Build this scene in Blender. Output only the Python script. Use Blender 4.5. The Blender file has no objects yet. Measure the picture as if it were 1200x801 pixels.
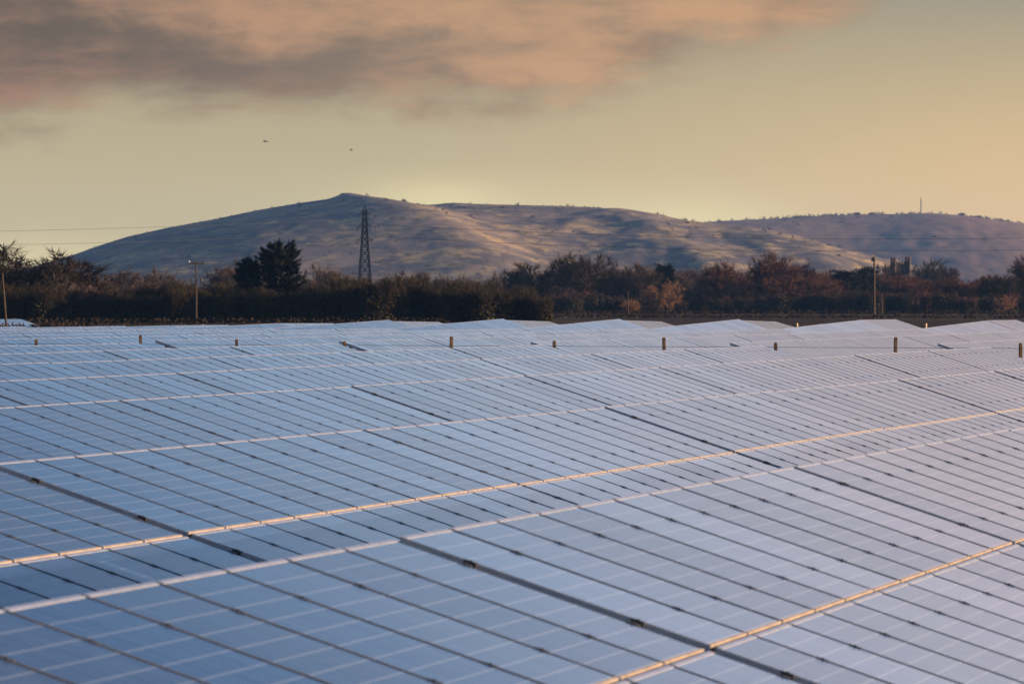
import bpy, bmesh, math, random
from mathutils import Vector, Matrix, noise
R = math.radians
random.seed(11)
sc = bpy.context.scene
col = sc.collection
F = 6190.0            # focal length in photo pixels
HZ = 353.0            # photo row of the level horizon
CAMZ = 3.2
TH = R(13.0)          # rows run 13 degrees to the right of the view axis
U = Vector((math.sin(TH), math.cos(TH), 0))       # along a row
W = Vector((-math.cos(TH), math.sin(TH), 0))      # up-slope, to the left
TILT = R(18.3)

# ------------------------------------------------------------------ helpers
def lin(r, g, b):
    def f(c):
        c /= 255.0
        return c/12.92 if c <= 0.04045 else ((c+0.055)/1.055)**2.4
    return (f(r), f(g), f(b), 1)

def at(px, dist, z=0.0):
    return Vector(((px-600.0)/F*dist, dist, z))

def hgt(y, dist):
    return CAMZ + (HZ-y)*dist/F

class MB:
    def __init__(s): s.v = []; s.f = []; s.mi = []
    def tri(s, a, b, c, m=0):
        n = len(s.v); s.v += [a, b, c]; s.f.append((n, n+1, n+2)); s.mi.append(m)
    def quad(s, a, b, c, d, m=0):
        n = len(s.v); s.v += [a, b, c, d]; s.f.append((n, n+1, n+2, n+3)); s.mi.append(m)
    def box(s, x0, x1, y0, y1, z0, z1, m=0, M=None):
        n = len(s.v)
        P = [Vector(p) for p in ((x0,y0,z0),(x1,y0,z0),(x1,y1,z0),(x0,y1,z0),(x0,y0,z1),(x1,y0,z1),(x1,y1,z1),(x0,y1,z1))]
        if M is not None: P = [M @ p for p in P]
        s.v += P
        for f in ((0,3,2,1),(4,5,6,7),(0,1,5,4),(1,2,6,5),(2,3,7,6),(3,0,4,7)):
            s.f.append(tuple(n+i for i in f)); s.mi.append(m)
    def tube(s, pts, rads, k=6, m=0, cap=True):
        rings = []
        for i, p in enumerate(pts):
            p = Vector(p)
            d = Vector(pts[min(i+1, len(pts)-1)]) - Vector(pts[max(i-1, 0)])
            if d.length < 1e-6: d = Vector((0,0,1))
            d.normalize()
            a = d.cross(Vector((0,0,1)) if abs(d.z) < .9 else Vector((1,0,0))).normalized(); b = d.cross(a)
            n = len(s.v)
            for j in range(k):
                t = 2*math.pi*j/k
                s.v.append(p + (a*math.cos(t)+b*math.sin(t))*rads[i])
            rings.append(n)
        for i in range(len(rings)-1):
            for j in range(k):
                s.f.append((rings[i]+j, rings[i]+(j+1) % k, rings[i+1]+(j+1) % k, rings[i+1]+j)); s.mi.append(m)
        if cap:
            s.f.append(tuple(rings[0]+j for j in reversed(range(k)))); s.mi.append(m)
            s.f.append(tuple(rings[-1]+j for j in range(k))); s.mi.append(m)
    def bar(s, a, b, w, m=0):
        s.tube([a, b], [w*.7071, w*.7071], 4, m)
    def mesh(s, name, mats):
        me = bpy.data.meshes.new(name)
        me.from_pydata([tuple(v) for v in s.v], [], s.f)
        for mm in (mats if isinstance(mats, (list, tuple)) else [mats]): me.materials.append(mm)
        if any(s.mi): me.polygons.foreach_set('material_index', s.mi)
        me.update(); return me
    def build(s, name, mats, parent=None, smooth=False):
        me = s.mesh(name, mats)
        if smooth: me.shade_smooth()
        return link(name, me, parent)

def link(name, me, parent=None, loc=None):
    o = bpy.data.objects.new(name, me); col.objects.link(o)
    if parent is not None: o.parent = parent
    if loc is not None: o.location = loc
    return o

def tag(o, label=None, cat=None, group=None, kind=None):
    if label: o['label'] = label
    if cat: o['category'] = cat
    if group: o['group'] = group
    if kind: o['kind'] = kind
    return o

def thing(name, loc, label, cat, rz=0, group=None):
    o = bpy.data.objects.new(name, None); col.objects.link(o)
    o.empty_display_size = .3
    o.location = loc; o.rotation_euler = (0, 0, rz)
    return tag(o, label, cat, group)

KIDS = {}
def kids(o): return KIDS.setdefault(o.name, list(o.children))
def copy_tree(o, parent=None):
    c = o.copy(); col.objects.link(c); c.parent = parent
    for ch in kids(o): copy_tree(ch, c)
    return c

# ------------------------------------------------------------------ materials
def mat(name):
    m = bpy.data.materials.new(name); m.use_nodes = True
    nt = m.node_tree; return m, nt, nt.nodes['Principled BSDF']

def N(nt, t, **kw):
    n = nt.nodes.new(t)
    for k, v in kw.items(): setattr(n, k, v)
    return n

def inp(nt, sock, v):
    if hasattr(v, 'is_output') or isinstance(v, bpy.types.NodeSocket): nt.links.new(v, sock)
    else: sock.default_value = v

def math_(nt, op, a, b=None, c=None, clamp=False):
    n = N(nt, 'ShaderNodeMath', operation=op, use_clamp=clamp)
    inp(nt, n.inputs[0], a)
    if b is not None: inp(nt, n.inputs[1], b)
    if c is not None: inp(nt, n.inputs[2], c)
    return n.outputs[0]

def maprange(nt, v, a, b, c=0., d=1., smooth=True):
    n = N(nt, 'ShaderNodeMapRange', interpolation_type='SMOOTHSTEP' if smooth else 'LINEAR')
    inp(nt, n.inputs[0], v)
    for i, x in enumerate((a, b, c, d)): inp(nt, n.inputs[1+i], x)
    return n.outputs[0]

def mix(nt, fac, a, b, blend='MIX'):
    n = N(nt, 'ShaderNodeMix', data_type='RGBA', blend_type=blend)
    inp(nt, n.inputs[0], fac); inp(nt, n.inputs[6], a); inp(nt, n.inputs[7], b)
    return n.outputs[2]

def ntex(nt, vec, scale, detail=3, rough=.5, dist=0.):
    n = N(nt, 'ShaderNodeTexNoise')
    if vec is not None: nt.links.new(vec, n.inputs['Vector'])
    n.inputs['Scale'].default_value = scale; n.inputs['Detail'].default_value = detail
    n.inputs['Roughness'].default_value = rough; n.inputs['Distortion'].default_value = dist
    return n.outputs['Fac']

def mapping(nt, vec, scale=(1,1,1), rot=(0,0,0), loc=(0,0,0)):
    n = N(nt, 'ShaderNodeMapping'); nt.links.new(vec, n.inputs[0])
    n.inputs['Scale'].default_value = scale; n.inputs['Rotation'].default_value = rot; n.inputs['Location'].default_value = loc
    return n.outputs[0]

def objco(nt): return N(nt, 'ShaderNodeTexCoord').outputs['Object']
def orand(nt): return N(nt, 'ShaderNodeObjectInfo').outputs['Random']

def simple(name, c1, c2, scale=5, rough=.7, metal=0., spec=.5, detail=4, bump=0.):
    m, nt, p = mat(name)
    v = objco(nt); n = ntex(nt, v, scale, detail, .6)
    f = maprange(nt, n, .3, .7)
    nt.links.new(mix(nt, f, (*c1, 1), (*c2, 1)), p.inputs['Base Color'])
    p.inputs['Roughness'].default_value = rough; p.inputs['Metallic'].default_value = metal
    p.inputs['Specular IOR Level'].default_value = spec
    if bump:
        b = N(nt, 'ShaderNodeBump'); b.inputs['Strength'].default_value = bump
        nt.links.new(n, b.inputs['Height']); nt.links.new(b.outputs[0], p.inputs['Normal'])
    return m

def make_glass():
    m, nt, p = mat('solar_cells')
    co = objco(nt); sx = N(nt, 'ShaderNodeSeparateXYZ'); nt.links.new(co, sx.inputs[0])
    x, y = sx.outputs[0], sx.outputs[1]
    def grid(c, n, size, w):            # 1 on the pale gap between cells
        t = math_(nt, 'FRACT', math_(nt, 'ADD', math_(nt, 'DIVIDE', c, size), 0.5 if n % 2 else 0.0))
        d = math_(nt, 'SUBTRACT', .5, math_(nt, 'ABSOLUTE', math_(nt, 'SUBTRACT', t, .5)))
        return math_(nt, 'LESS_THAN', d, w/size)
    gx = grid(x, 6, .155, .0022); gy = grid(y, 10, .159, .0050)
    bus = math_(nt, 'MULTIPLY', grid(x, 6, .155/3, .0009), .35)
    line = math_(nt, 'MAXIMUM', math_(nt, 'MAXIMUM', gx, gy), bus)
    # per cell tint
    ix = math_(nt, 'FLOOR', math_(nt, 'DIVIDE', x, .155)); iy = math_(nt, 'FLOOR', math_(nt, 'DIVIDE', y, .159))
    cb = N(nt, 'ShaderNodeCombineXYZ'); nt.links.new(ix, cb.inputs[0]); nt.links.new(iy, cb.inputs[1])
    nt.links.new(math_(nt, 'MULTIPLY', orand(nt), 57.), cb.inputs[2])
    wn = N(nt, 'ShaderNodeTexWhiteNoise', noise_dimensions='3D'); nt.links.new(cb.outputs[0], wn.inputs['Vector'])
    cell = mix(nt, wn.outputs['Value'], (.006, .030, .110, 1), (.013, .046, .150, 1))
    cell = mix(nt, math_(nt, 'MULTIPLY', orand(nt), .55), cell, (.012, .024, .060, 1))
    c = mix(nt, math_(nt, 'MULTIPLY', line, .24), cell, (.55, .62, .72, 1))
    # thin film of dust, streaked down the slope
    geo = N(nt, 'ShaderNodeNewGeometry')
    st = ntex(nt, mapping(nt, co, (9, 1.2, 1)), 3., 5, .65)
    big = ntex(nt, geo.outputs['Position'], .35, 4, .6)
    dust = math_(nt, 'MULTIPLY', maprange(nt, math_(nt, 'ADD', math_(nt, 'MULTIPLY', st, .5), math_(nt, 'MULTIPLY', big, .5)), .35, .7), .06)
    c = mix(nt, math_(nt, 'MULTIPLY', dust, math_(nt, 'ADD', .9, math_(nt, 'MULTIPLY', orand(nt), .9))), c, (.26, .30, .36, 1))
    vn = N(nt, 'ShaderNodeTexVoronoi'); vn.inputs['Scale'].default_value = .9
    nt.links.new(geo.outputs['Position'], vn.inputs['Vector'])
    spot = math_(nt, 'LESS_THAN', vn.outputs['Distance'], math_(nt, 'MULTIPLY', big, .055))
    c = mix(nt, math_(nt, 'MULTIPLY', spot, .6), c, (.10, .085, .06, 1))
    nt.links.new(c, p.inputs['Base Color'])
    nt.links.new(math_(nt, 'ADD', math_(nt, 'ADD', .05, math_(nt, 'MULTIPLY', orand(nt), .04)), math_(nt, 'MULTIPLY', st, .16)), p.inputs['Roughness'])
    p.inputs['Specular Tint'].default_value = (.94, .97, 1, 1)
    p.inputs['IOR'].default_value = 1.45
    b = N(nt, 'ShaderNodeBump'); b.inputs['Strength'].default_value = .02; b.inputs['Distance'].default_value = .02
    nt.links.new(ntex(nt, mapping(nt, co, (2.5, 1.2, 1)), 2., 2), b.inputs['Height']); nt.links.new(b.outputs[0], p.inputs['Normal'])
    return m

M = {}
M['glass'] = make_glass()
M['alu'] = simple('anodised_aluminium', (.25, .225, .20), (.34, .30, .27), 8, .5, .1, .4)
M['rail'] = simple('satin_aluminium', (.58, .62, .70), (.70, .74, .82), 8, .40, .9, .5)
M['edge'] = simple('shade_toned_frame_edge', (.070, .092, .128), (.11, .135, .18), 14, .6, 0, .3)  # frame aluminium darkened: the shade at the module joints is in this colour
M['steel'] = simple('galvanised_steel', (.09, .092, .095), (.15, .15, .155), 14, .6, .3)
M['plate'] = simple('added_plate_zinc', (.36, .40, .46), (.46, .50, .56), 14, .5, .2)
M['clamp'] = simple('dark_clamp', (.035, .036, .04), (.07, .07, .075), 20, .5, .4)
M['wood'] = simple('weathered_post_wood', (.04, .027, .016), (.10, .066, .038), 6, .85, 0, .2)
M['palewood'] = simple('pale_post_wood', (.42, .33, .22), (.58, .47, .33), 6, .85, 0, .2)
M['polewood'] = simple('grey_pole_wood', (.035, .028, .024), (.07, .055, .045), 3, .9, 0, .2)
M['wire'] = simple('wire_steel', (.16, .16, .16), (.24, .24, .24), 9, .5, .6)
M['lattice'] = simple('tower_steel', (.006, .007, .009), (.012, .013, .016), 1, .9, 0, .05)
M['insul'] = simple('insulator', (.5, .5, .5), (.7, .7, .68), 9, .3)
M['dark'] = simple('dark_fitting', (.02, .02, .02), (.04, .04, .04), 9, .6)
M['stone'] = simple('church_stone', (.05, .040, .038), (.085, .068, .062), .5, .95, 0, .1)
M['slate'] = simple('church_slate', (.06, .055, .06), (.10, .09, .09), 1.2, .8, 0, .2)
M['bird'] = simple('bird_feathers', (.02, .018, .016), (.05, .045, .04), 30, .8)
def plantmat(name, c1, c2, sc_=.9):
    m, nt, p = mat(name)
    n = ntex(nt, objco(nt), sc_, 4, .65)
    f = math_(nt, 'ADD', maprange(nt, n, .3, .7), math_(nt, 'MULTIPLY', math_(nt, 'SUBTRACT', orand(nt), .5), .7), None, True)
    nt.links.new(mix(nt, f, (*c1, 1), (*c2, 1)), p.inputs['Base Color'])
    p.inputs['Roughness'].default_value = .9; p.inputs['Specular IOR Level'].default_value = .1
    return m
M['bark'] = plantmat('bark', (.04, .03, .025), (.08, .06, .045))
M['twig_dark'] = plantmat('dark_twigs', (.022, .016, .012), (.044, .033, .022))
M['twig_olive'] = plantmat('olive_twigs', (.020, .017, .010), (.042, .036, .018))
M['twig_red'] = plantmat('red_brown_twigs', (.052, .026, .020), (.095, .048, .036))
M['twig_grey'] = plantmat('grey_twigs', (.050, .038, .034), (.095, .072, .062))
M['twig_orange'] = plantmat('orange_twigs', (.14, .078, .046), (.23, .135, .08))
M['birch'] = plantmat('pale_birch_bark', (.18, .16, .15), (.30, .27, .25))
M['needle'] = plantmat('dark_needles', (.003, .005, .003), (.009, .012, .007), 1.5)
M['ivy'] = plantmat('ivy_leaves', (.014, .018, .009), (.045, .042, .016), 1.2)

# ------------------------------------------------------------------ camera
cam_d = bpy.data.cameras.new('camera'); cam = bpy.data.objects.new('camera', cam_d); col.objects.link(cam)
cam.location = (0, 0, CAMZ)
cam.rotation_euler = (R(90) - math.atan((400.5-HZ)/F), 0, 0)
cam_d.sensor_width = 36; cam_d.lens = 36*F/1200
cam_d.clip_start = .5; cam_d.clip_end = 60000
cam_d.dof.use_dof = True; cam_d.dof.focus_distance = 110; cam_d.dof.aperture_fstop = 10
sc.camera = cam

# ------------------------------------------------------------------ light
SUN_EL, SUN_AZ = 7.8, 92.0      # azimuth clockwise from the view direction (+Y)
sd = bpy.data.lights.new('sun', 'SUN'); sd.energy = 5.0; sd.angle = R(.5); sd.color = (1, .64, .37)
so = bpy.data.objects.new('sun', sd); col.objects.link(so)
sv = Vector((math.cos(R(SUN_EL))*math.sin(R(SUN_AZ)), math.cos(R(SUN_EL))*math.cos(R(SUN_AZ)), math.sin(R(SUN_EL))))
so.rotation_euler = sv.to_track_quat('Z', 'Y').to_euler(); so.location = (60, -10, 60)

def make_world():
    w = bpy.data.worlds.new('World'); sc.world = w; w.use_nodes = True
    nt = w.node_tree; bg = nt.nodes['Background']
    sky = N(nt, 'ShaderNodeTexSky', sky_type='NISHITA'); sky.sun_disc = False
    sky.sun_elevation = R(SUN_EL); sky.sun_rotation = R(SUN_AZ); sky.air_density = 1.2; sky.dust_density = 2.
    d = N(nt, 'ShaderNodeTexCoord').outputs['Generated']
    s = N(nt, 'ShaderNodeSeparateXYZ'); nt.links.new(d, s.inputs[0])
    el = math_(nt, 'MULTIPLY', math_(nt, 'ARCSINE', s.outputs[2]), 180/math.pi)
    az = math_(nt, 'MULTIPLY', math_(nt, 'ARCTAN2', s.outputs[0], s.outputs[1]), 180/math.pi)
    ramp = N(nt, 'ShaderNodeValToRGB'); cr = ramp.color_ramp
    stops = [(0, (220, 200, 150)), (1.2, (204, 187, 142)), (2.2, (184, 170, 134)), (3.5, (152, 146, 130)), (5.3, (232, 234, 242)),
             (8, (216, 236, 255)), (10.5, (158, 198, 238)), (13, (92, 128, 174)), (15.5, (62, 94, 138)), (20, (66, 100, 156)), (40, (56, 88, 150))]
    while len(cr.elements) < len(stops): cr.elements.new(.5)
    for e, (a, c) in zip(cr.elements, stops): e.position = a/40.; e.color = lin(*c)
    nt.links.new(math_(nt, 'DIVIDE', el, 40., None, True), ramp.inputs[0])
    base = ramp.outputs[0]
    # warmer and brighter towards the sun on the right
    right = math_(nt, 'MULTIPLY', maprange(nt, az, -3., 9.), maprange(nt, el, 3.7, .2))
    base = mix(nt, math_(nt, 'MULTIPLY', right, .95), base, lin(254, 206, 142))
    rp = math_(nt, 'MULTIPLY', maprange(nt, az, -1., 9.), math_(nt, 'MULTIPLY', maprange(nt, el, 13.5, 5.), maprange(nt, el, 3.4, 4.6)))  # pink band above the view, added to brighten the panels' reflections
    base = mix(nt, math_(nt, 'MULTIPLY', rp, .85), base, lin(255, 230, 240))
    # HDR-style halo along the hill outline, painted into the sky as bright patches
    for ca, ce, ra, re_, am in ((-.80, 1.08, .75, .22, .60), (1.95, .90, .95, .20, .55), (-5.2, .45, 1.2, .25, .45), (.5, 1.0, 2.6, .35, .25)):
        dx = math_(nt, 'POWER', math_(nt, 'DIVIDE', math_(nt, 'SUBTRACT', az, ca), ra), 2.)
        dy = math_(nt, 'POWER', math_(nt, 'DIVIDE', math_(nt, 'SUBTRACT', el, ce), re_), 2.)
        base = mix(nt, math_(nt, 'MULTIPLY', math_(nt, 'EXPONENT', math_(nt, 'MULTIPLY', math_(nt, 'ADD', dx, dy), -1.)), am), base, lin(255, 236, 172))
    # cloud bank
    cv = N(nt, 'ShaderNodeCombineXYZ'); nt.links.new(math_(nt, 'MULTIPLY', az, .45), cv.inputs[0]); nt.links.new(el, cv.inputs[1])
    v = cv.outputs[0]
    n1 = ntex(nt, v, 1.0, 8, .60, .25)
    n2 = ntex(nt, mapping(nt, v, (1.25, 1, 1), (0, 0, .12), (3.3, 1.7, 4)), 1.25, 8, .62, .3)
    n3 = ntex(nt, mapping(nt, v, (.8, 1.5, 1), (0, 0, -.08), (7, 2, 1)), 2.6, 8, .62, .2)
    edge = math_(nt, 'ADD', 1.92, math_(nt, 'MULTIPLY', math_(nt, 'MAXIMUM', math_(nt, 'SUBTRACT', az, .8), 0.), .42))
    m_ = math_(nt, 'ADD', math_(nt, 'SUBTRACT', el, edge), math_(nt, 'ADD', math_(nt, 'MULTIPLY', math_(nt, 'SUBTRACT', n1, .5), 1.5), math_(nt, 'MULTIPLY', math_(nt, 'SUBTRACT', n3, .5), .8)))
    mask = math_(nt, 'MULTIPLY', maprange(nt, m_, -.12, .55), maprange(nt, el, 8.5, 5.))
    gl = maprange(nt, az, -6., 0.5)
    dark = mix(nt, gl, lin(92, 76, 68), lin(138, 116, 98))
    pale = mix(nt, gl, lin(174, 130, 104), lin(204, 157, 116))
    # sunlit billows of the bank
    wx = math_(nt, 'ADD', az, math_(nt, 'MULTIPLY', math_(nt, 'SUBTRACT', n1, .5), 2.4))
    wy = math_(nt, 'ADD', el, math_(nt, 'MULTIPLY', math_(nt, 'SUBTRACT', n2, .5), .9))
    tot = math_(nt, 'ADD', math_(nt, 'MULTIPLY', math_(nt, 'SUBTRACT', n2, .5), 1.9), math_(nt, 'MULTIPLY', math_(nt, 'SUBTRACT', n3, .5), 2.2))
    for ca, ce, ra, re_, am in ((-2.9, 3.15, .75, .22, .75), (-4.7, 2.15, .5, .18, .45), (-.5, 3.1, 1.5, .25, .75), (.72, 2.5, .55, .28, .9), (2.3, 3.15, .9, .3, .8),
                                (-.2, 2.55, 1.0, .2, .4), (3.3, 2.6, .7, .18, .5), (-4.7, 2.7, 1.5, .3, -.42), (-5.6, 3.2, .9, .4, -.25), (-4.2, 3.3, .5, .15, .3), (-2.4, 2.55, 1.6, .22, -.35), (.1, 2.1, 1.2, .12, -.3)):
        dx = math_(nt, 'POWER', math_(nt, 'DIVIDE', math_(nt, 'SUBTRACT', wx, ca), ra), 2.)
        dy = math_(nt, 'POWER', math_(nt, 'DIVIDE', math_(nt, 'SUBTRACT', wy, ce), re_), 2.)
        tot = math_(nt, 'ADD', tot, math_(nt, 'MULTIPLY', math_(nt, 'EXPONENT', math_(nt, 'MULTIPLY', math_(nt, 'ADD', dx, dy), -1.)), am))
    cc = mix(nt, maprange(nt, tot, -.70, 1.05), dark, pale)
    base = mix(nt, math_(nt, 'MULTIPLY', mask, .96), base, cc)
    gain = math_(nt, 'MULTIPLY', math_(nt, 'ADD', 1., math_(nt, 'MULTIPLY', rp, .40)), 3.55)
    gc = N(nt, 'ShaderNodeCombineColor'); [nt.links.new(gain, gc.inputs[i]) for i in range(3)]
    scaled = mix(nt, 1., base, gc.outputs[0], 'MULTIPLY')
    up = maprange(nt, el, 14., 45., .06, .6)
    out = mix(nt, up, scaled, sky.outputs[0])
    nt.links.new(out, bg.inputs[0]); bg.inputs[1].default_value = .1
make_world()
sc.view_settings.view_transform = 'Standard'; sc.view_settings.look = 'None'
sc.view_settings.exposure = 1.5; sc.view_settings.gamma = 1

# ------------------------------------------------------------------ setting: ground and hills
def make_ground():
    m, nt, p = mat('meadow_and_soil')
    co = objco(nt)
    s = N(nt, 'ShaderNodeSeparateXYZ'); nt.links.new(co, s.inputs[0])
    fine = ntex(nt, co, 1.6, 5, .65); big = ntex(nt, mapping(nt, co, (.012, .0045, .01)), 1., 4, .55)
    grass = mix(nt, fine, (.022, .030, .012, 1), (.060, .066, .028, 1))
    soil = mix(nt, ntex(nt, mapping(nt, co, (.03, .012, 1)), 1., 5, .6), (.012, .009, .007, 1), (.034, .023, .016, 1))
    rough_ = mix(nt, maprange(nt, big, .45, .58), soil, (.042, .032, .020, 1))
    far = maprange(nt, s.outputs[1], 300., 340.)
    c = mix(nt, far, grass, rough_)
    nt.links.new(c, p.inputs['Base Color']); p.inputs['Roughness'].default_value = 1.; p.inputs['Specular IOR Level'].default_value = .05
    b = MB(); xs = [-30000, -4000, -900, -200, 0, 200, 900, 4000, 30000]; ys = [-3000, -200, 0, 150, 300, 500, 900, 1800, 4000, 9000, 40000]
    for i in range(len(xs)-1):
        for j in range(len(ys)-1):
            b.quad((xs[i], ys[j], 0), (xs[i+1], ys[j], 0), (xs[i+1], ys[j+1], 0), (xs[i], ys[j+1], 0))
    tag(b.build('ground', m), kind='structure')
make_ground()

def interp(tab, x):
    if x <= tab[0][0]: return tab[0][1]
    for (a, va), (b, vb) in zip(tab, tab[1:]):
        if x <= b:
            t = (x-a)/(b-a); return va+(vb-va)*t
    return tab[-1][1]

def hillmat(name, pal, dark):
    m, nt, p = mat(name)
    co = objco(nt)
    a = ntex(nt, mapping(nt, co, (.011, .0055, .006), (0, 0, .3)), 1., 6, .62, .6)
    b = ntex(nt, mapping(nt, co, (.034, .015, .02)), 1., 6, .65)
    d = ntex(nt, mapping(nt, co, (.11, .045, .07)), 1., 4, .7)
    c = mix(nt, maprange(nt, a, .40, .62), (*pal[0], 1), (*pal[1], 1))
    c = mix(nt, math_(nt, 'MULTIPLY', maprange(nt, b, .47, .68), .8), c, (*pal[2], 1))
    sp = math_(nt, 'MULTIPLY', maprange(nt, d, .52, .60), maprange(nt, b, .36, .55))
    c = mix(nt, math_(nt, 'MULTIPLY', sp, dark), c, (.035, .028, .022, 1))
    nt.links.new(c, p.inputs['Base Color']); p.inputs['Roughness'].default_value = 1.; p.inputs['Specular IOR Level'].default_value = .03
    return m

SKY1 = [(-200, 352), (-60, 338), (20, 318), (60, 306), (90, 297), (115, 288), (150, 277), (200, 266), (250, 257), (300, 246.5), (350, 238), (385, 233), (396, 229), (400, 226.3),
        (410, 225.8), (424, 228), (450, 234.5), (480, 238), (503, 240), (530, 237.5), (560, 239), (600, 240), (650, 241), (700, 243), (740, 247),
        (770, 252), (800, 257.5), (830, 262.5), (870, 268), (900, 273.5), (940, 283), (970, 291), (1000, 300), (1040, 318), (1090, 338), (1150, 351)]
SKY2 = [(500, 350), (620, 300), (700, 272), (770, 262), (820, 260.5), (850, 258.5), (900, 256.5), (950, 253.5), (1000, 251.5), (1050, 250.5), (1080, 249.5), (1110, 250.5),
        (1140, 254), (1170, 258.5), (1200, 263), (1260, 272), (1350, 292), (1450, 320), (1550, 348)]
def fbm(x, y, z=0., o=4):
    return noise.fractal(Vector((x, y, z)), 1., 2.0, o)

def hill_height(which, X, Y):
    tab, yr, yt = (SKY1, 5200., 3950.) if which == 1 else (SKY2, 7600., 6300.)
    q = 600 + X*F/min(Y, yr)
    t = (Y-yt)/(yr-yt); u = max(0., 1-t)
    if which == 1: q -= 175*u*max(0., min(1., (q-300)/200.))      # the ribs of the hill run down to the right
    kk = 6+45*u
    ridge = max(0., (HZ-(interp(tab, q) if u == 0 else sum(interp(tab, q+kk*i/2.) for i in (-2, -1, 0, 1, 2))/5.))*min(Y, yr)/F + CAMZ)
    if t <= 0: return -2.
    if t > 1:
        k = max(0., 1-(t-1)/1.3); return ridge*k*k*(3-2*k) + (0 if k > 0 else -2)
    e_ = 1.15
    if which == 1:
        k = max(0., min(1., (q-405)/170.)); e_ = .70+.40*k*k*(3-2*k)
    s = math.sin(t*math.pi/2)**e_ * (1 - (.024*min(1., (1-t)/.04) if which == 1 else 0.))
    h = ridge*s
    env = 4*t*(1-t)*min(1., ridge/40.)
    if which == 1:
        # spur running from the summit down towards lower right; its left side falls away from the sun
        d = q - 432
        h += env**1.5*(6*math.exp(-(d/70.)**2) if d > 0 else 6*math.exp(-(d/120.)**2))
        d = q - 700; h += env*6*math.exp(-(d/55.)**2)
        d = q - 845; h += env*7*math.exp(-(d/60.)**2)
    else:
        d = q - (1010 - (1-t)*60); h -= env*9*math.exp(-(d/110.)**2)
        d = q - (1240 - (1-t)*40); h += env*9*math.exp(-(d/90.)**2)
    cal = 1. if which == 2 else (.12 + .88*max(0., min(1., (q-430)/90.)))
    h += cal*env**1.3*((5.0 if which == 1 else 2.0)*fbm(X/240., Y/420., which) + (3.6 if which == 1 else 1.2)*fbm(X/70., Y/130., which+5.) + 1.3*fbm(X/28., Y/50., which+7.))
    h += min(1., ridge/30.)*.55*fbm(X/16., Y/30., which+9., 3)*(1 if t < .97 else .8)
    return max(h, -2.)

def make_hill(which, x0, x1, nx, y0, y1, ny, m):
    b = MB()
    for j in range(ny+1):
        for i in range(nx+1):
            X = x0+(x1-x0)*i/nx; Y = y0+(y1-y0)*j/ny
            b.v.append(Vector((X, Y, hill_height(which, X, Y))))
    for j in range(ny):
        for i in range(nx):
            a = j*(nx+1)+i; b.f.append((a, a+1, a+nx+2, a+nx+1)); b.mi.append(0)
    tag(b.build('hill', m, smooth=True), kind='structure')
make_hill(1, -700, 520, 330, 3930, 6200, 150, hillmat('hill_grass_near', [(.095, .092, .104), (.20, .165, .140), (.36, .285, .150)], .55))
make_hill(2, -120, 1250, 240, 6280, 8800, 100, hillmat('hill_grass_far', [(.175, .120, .105), (.20, .140, .115), (.24, .17, .12)], .3))

# ------------------------------------------------------------------ scrub on the hills
def leaf(b, p, d, ln, w, rng, m=0):
    a = Vector((rng.gauss(0, 1), rng.gauss(0, 1), rng.gauss(0, 1))).cross(d)
    if a.length < 1e-4: a = Vector((1, 0, 0))
    a.normalize()
    b.tri(p-a*w*.5, p+a*w*.5, p+d*ln, m)

def clump(b, c, r, h, n, rng, lw=.35):
    for _ in range(n):
        d = Vector((rng.gauss(0, 1), rng.gauss(0, 1), abs(rng.gauss(0, .9)))).normalized()
        k = rng.random()**.4
        p = c + Vector((d.x*r*k, d.y*r*k, d.z*h*k))
        leaf(b, p, (d+Vector((rng.gauss(0, .6), rng.gauss(0, .6), rng.gauss(0, .6)))).normalized(), r*.55, r*lw, rng)

rng = random.Random(5)
b = MB()
for _ in range(170):
    q = rng.uniform(120, 990); t = rng.random()**.8
    Y = 3990+(5190-3990)*t; X = (q-600)/F*Y
    if fbm(X/120., Y/200., 3.) < -.12: continue
    z = hill_height(1, X, Y)
    if z < 8: continue
    r = rng.uniform(.9, 2.4); clump(b, Vector((X, Y, z-.3)), r, r*rng.uniform(.8, 1.5), 34, rng)
for _ in range(150):                                # low bushes on the skyline
    q = rng.uniform(90, 960); X = (q-600)/F*5200; z = hill_height(1, X, 5195)
    if 380 < q < 440: continue
    r = rng.uniform(.4, 1.1) if rng.random() < .9 else rng.uniform(1.6, 2.6)
    clump(b, Vector((X, 5195, z-.3)), r, r*1.3, 26, rng)
tag(b.build('hillside_scrub', M['twig_dark']), 'dark scrub bushes scattered over the nearer sunlit hill', 'scrub', kind='stuff')
b = MB()
for _ in range(240):
    q = rng.choice([rng.uniform(830, 1110), rng.uniform(930, 1030), rng.uniform(1120, 1215)]); X = (q-600)/F*7600; z = hill_height(2, X, 7595)
    r = rng.uniform(1.0, 3.2); clump(b, Vector((X, 7595+rng.uniform(-15, 5), z-.5)), r, r*1.4, 30, rng)
for _ in range(45):
    q = rng.uniform(850, 1220); t = rng.random(); Y = 6350+1200*t; X = (q-600)/F*Y
    r = rng.uniform(1.5, 4); clump(b, Vector((X, Y, hill_height(2, X, Y)-.3)), r, r*1.1, 28, rng)
tag(b.build('hilltop_scrub', M['twig_dark']), 'line of far bushes along the crest of the right hill', 'scrub', kind='stuff')

# ------------------------------------------------------------------ solar tables
MW, ML, FH = .984, 1.65, .040          # module width, length, frame depth
MP, MG, NM = 1.0155, .026, 11          # module pitch along the row, gap between the two tiers, modules per tier
SL = 2*ML+MG; TP = 11.30; H0 = 1.22   # slope length, table pitch, drop from camera to top edge
ct, st = math.cos(TILT), math.sin(TILT)
ZTOP = CAMZ-H0

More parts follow.
